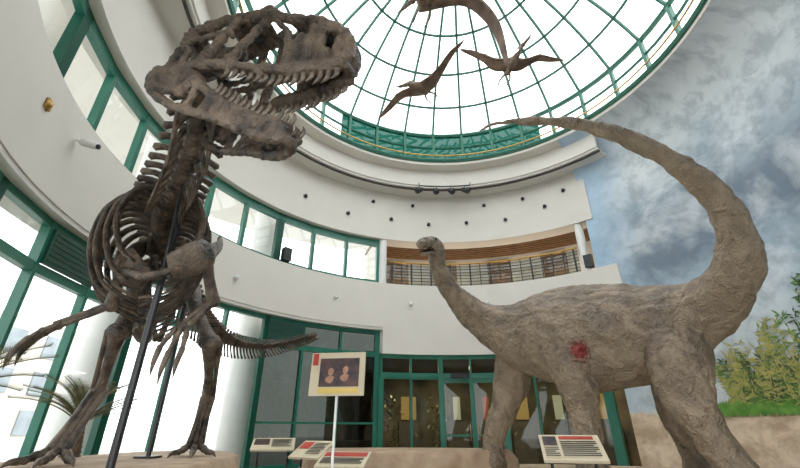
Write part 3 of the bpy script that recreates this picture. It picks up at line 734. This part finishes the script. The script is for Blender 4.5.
# ================================================================= CYCADS
def cycad(x,y,z,h,nf,ln,seed):
    random.seed(seed); e=empty("cycad_plant"); B=MB()
    for k in range(7): B.ball((x,y,z+h*k/7),(.13-.008*k,.13-.008*k,h/9+.03),10,6)
    B.obj("trunk",M_trunk,e); B=MB(); top=V((x,y,z+h))
    for k in range(nf):
        a=2*pi*k/nf+random.uniform(-.2,.2); el=random.uniform(.45,1.35); L_=ln*random.uniform(.8,1.1)
        dh=V((cos(a),sin(a),0)); pts=[top+dh*(L_*t*cos(el*(1-.3*t)))+V((0,0,L_*(sin(el)*t-.35*t*t))) for t in (0,.25,.5,.75,1)]
        B.tube(pts,[.010,.008,.007,.005,.003],5,3)
        C=[V(q) for q in cr([tuple(p) for p in pts],11)]; sd_=dh.cross(V((0,0,1)))
        for i in range(5,len(C)-1):
            f=i/len(C); l2=.15*sin(pi*min(1,f*.85+.12))*ln; t=(C[i+1]-C[i]).normalized()
            for sg_ in (-1,1):
                tip=C[i]+sd_*sg_*l2+t*l2*.9+V((0,0,.03)); w=t*.0045
                B.quad(C[i]-w,C[i]+w,tip+w*.2,tip-w*.2)
    B.obj("fronds",M_leaf,e,smooth=False)
cycad(-4.45,6.15,.86,.40,34,.95,2)
cycad(-4.15,3.95,.8,.70,22,.8,5)

# ================================================================= SIGNS
M_cream=noisy("cream_board",(.52,.45,.31),(.58,.50,.36),4,.6); M_ink=noisy("ink",(.02,.02,.02),(.04,.035,.03),5,.6)
M_red=noisy("red_print",(.35,.03,.02),(.42,.05,.03),5,.6); M_photo=noisy("dark_picture",(.012,.01,.018),(.10,.045,.035),7,.5); M_skinp=noisy("printed_face",(.26,.12,.07),(.42,.23,.15),9,.6)
def board(name,center,wdt,hgt,yaw,tilt,pole,layout,legs=1,mp=M_black):
    e=empty(name); R=Matrix.Rotation(yaw,3,'Z')@Matrix.Rotation(tilt,3,'X'); C=V(center)
    x,y,z=R@V((1,0,0)),R@V((0,1,0)),R@V((0,0,1))
    B=MB(); B.box(C+y*.02,(wdt/2,.018,hgt/2),(x,y,z)); B.obj("board",M_cream,e,smooth=False)
    for i,(m,u0,v0,u1,v1) in enumerate(layout):
        B=MB(); B.box(C+x*((u0+u1)/2-.5)*wdt+z*(.5-(v0+v1)/2)*hgt-y*(.003+.0015*i),((u1-u0)/2*wdt,.002,(v1-v0)/2*hgt),(x,y,z)); B.obj("print_%d"%i,m,e,smooth=False)
    B=MB()
    if legs==1: B.tube([C+y*.05-z*hgt*.1,(C.x,C.y+.06,pole)],.018,8,1)
    else:
        for s2 in (-.35,.35): B.tube([C+x*s2*wdt+y*.05,V((C.x,C.y,pole))+V((x.x,x.y,0))*s2*wdt+V((0,.12,0))],.02,8,1)
        B.box(V((C.x,C.y+.1,pole+.01)),(wdt*.42,.12,.012))
    B.obj("stand",mp,e,smooth=False); return e,C,x,y,z
def lines(u0,u1,v0,n,dv,m=None): return [(m or M_ink,u0,v0+i*dv,u1-(.06 if i%3==2 else 0),v0+i*dv+dv*.35) for i in range(n)]
M_ylw=noisy("yellow_print",(.6,.42,.10),(.66,.48,.14),4,.6)
e,C,x,y,z=board("picture_sign",(-.88,5.90,1.90),.78,.58,radians(-8),radians(-4),0,[(M_photo,.17,.14,.9,.80),(M_red,.03,.02,.13,.30),(M_ylw,.17,.83,.9,.95)],1,M_white)
B=MB()
for fx,fz in ((-.09,.02),(.12,.04)):
    B.ball(C+x*fx-y*.008+z*fz,(.042,.004,.058),12,8); B.ball(C+x*fx-y*.008+z*(fz-.10),(.075,.003,.05),12,8)
B.obj("printed_faces",M_skinp,e)
board("reading_panel",(2.35,6.2,.98),.80,.62,radians(-14),radians(-62),0,[(M_photo,.05,.08,.28,.45),(M_red,.33,.08,.9,.2)]+lines(.33,.92,.28,8,.08)+lines(.05,.28,.55,5,.08),2)
board("reading_panel",(-2.45,8.75,.95),.8,.5,radians(12),radians(-68),0,[(M_photo,.05,.1,.4,.6)]+lines(.46,.92,.15,8,.09),2)
board("reading_panel",(-1.6,8.2,.88),.7,.5,radians(-30),radians(-60),0,[(M_red,.05,.1,.4,.5)]+lines(.46,.92,.15,8,.09),2)
board("reading_panel",(-.85,6.9,.80),.75,.5,radians(-10),radians(-70),0,[(M_red,.05,.08,.95,.35)]+lines(.06,.92,.45,5,.09),2)

# ================================================================= FIXTURES
def cam_fix(p,yaw):
    e=empty("security_camera"); B=MB(); p=V(p); d_=V((cos(yaw),sin(yaw),-.25)).normalized()
    B.tube([p,p+d_*.05,p+d_*.12],[.02,.02,.02],8,1); B.tube([p+d_*.08,p+d_*.30],[.055,.055],12,1); B.obj("housing",M_white,e)
    B=MB(); B.tube([p+d_*.32,p+d_*.345],[.04,.04],12,1); B.obj("lens",M_black,e)
cam_fix(polar(194,6.58,5.12),radians(10)); 
e=empty("motion_sensor"); B=MB(); p=polar(201.6,6.58,5.03); B.ball(p,(.05,.05,.06),12,8); B.box(p,(.02,.06,.07),axes(201.6)); B.obj("housing",M_brass,e)
cam_fix(polar(180,6.58,8.8),radians(-20))
for a,z in ((122,4.9),(100,4.9),(78,4.95),(62,4.95),(150,4.7),(134,8.0),(120,7.9),(106,8.0),(94,7.9),(82,7.95),(70,7.9),(58,8.1),(52,8.5),(112,8.6),(99,8.65),(76,8.6),(64,8.6)):
    e=empty("wall_downlight"); B=MB(); p=polar(a,6.54,z); B.box(polar(a,6.59,z),(.02,.06,.04),axes(a)); B.tube([p+V((0,0,.04)),p-V((0,0,.05))],[.045,.055],10,1); B.obj("fitting",M_black if z>7 else M_white,e)
e=empty("track_spotlights"); B=MB()
B.tube([polar(a,5.72,9.0) for a in range(80,101,3)],.02,6,1)
for a in (80,98): B.tube([polar(a,5.72,9.0),polar(a,5.85,9.2)],.015,6,1)
for a in (82,87,92,98):
    p=polar(a,5.72,9.0); B.tube([p,p-V((0,0,.14))],.015,6,1); q=V((.9*(90-a)/10,-.7,-.6)).normalized(); B.tube([p-V((0,0,.18))-q*.12,p-V((0,0,.18))+q*.16],[.08,.12],12,1)
B.obj("spots",M_black,e)
for a in (137,49.5):
    e=empty("loudspeaker"); B=MB(); B.box(polar(a,6.66,5.85),(.1,.12,.2),axes(a)); B.obj("cabinet",M_black,e,smooth=False)
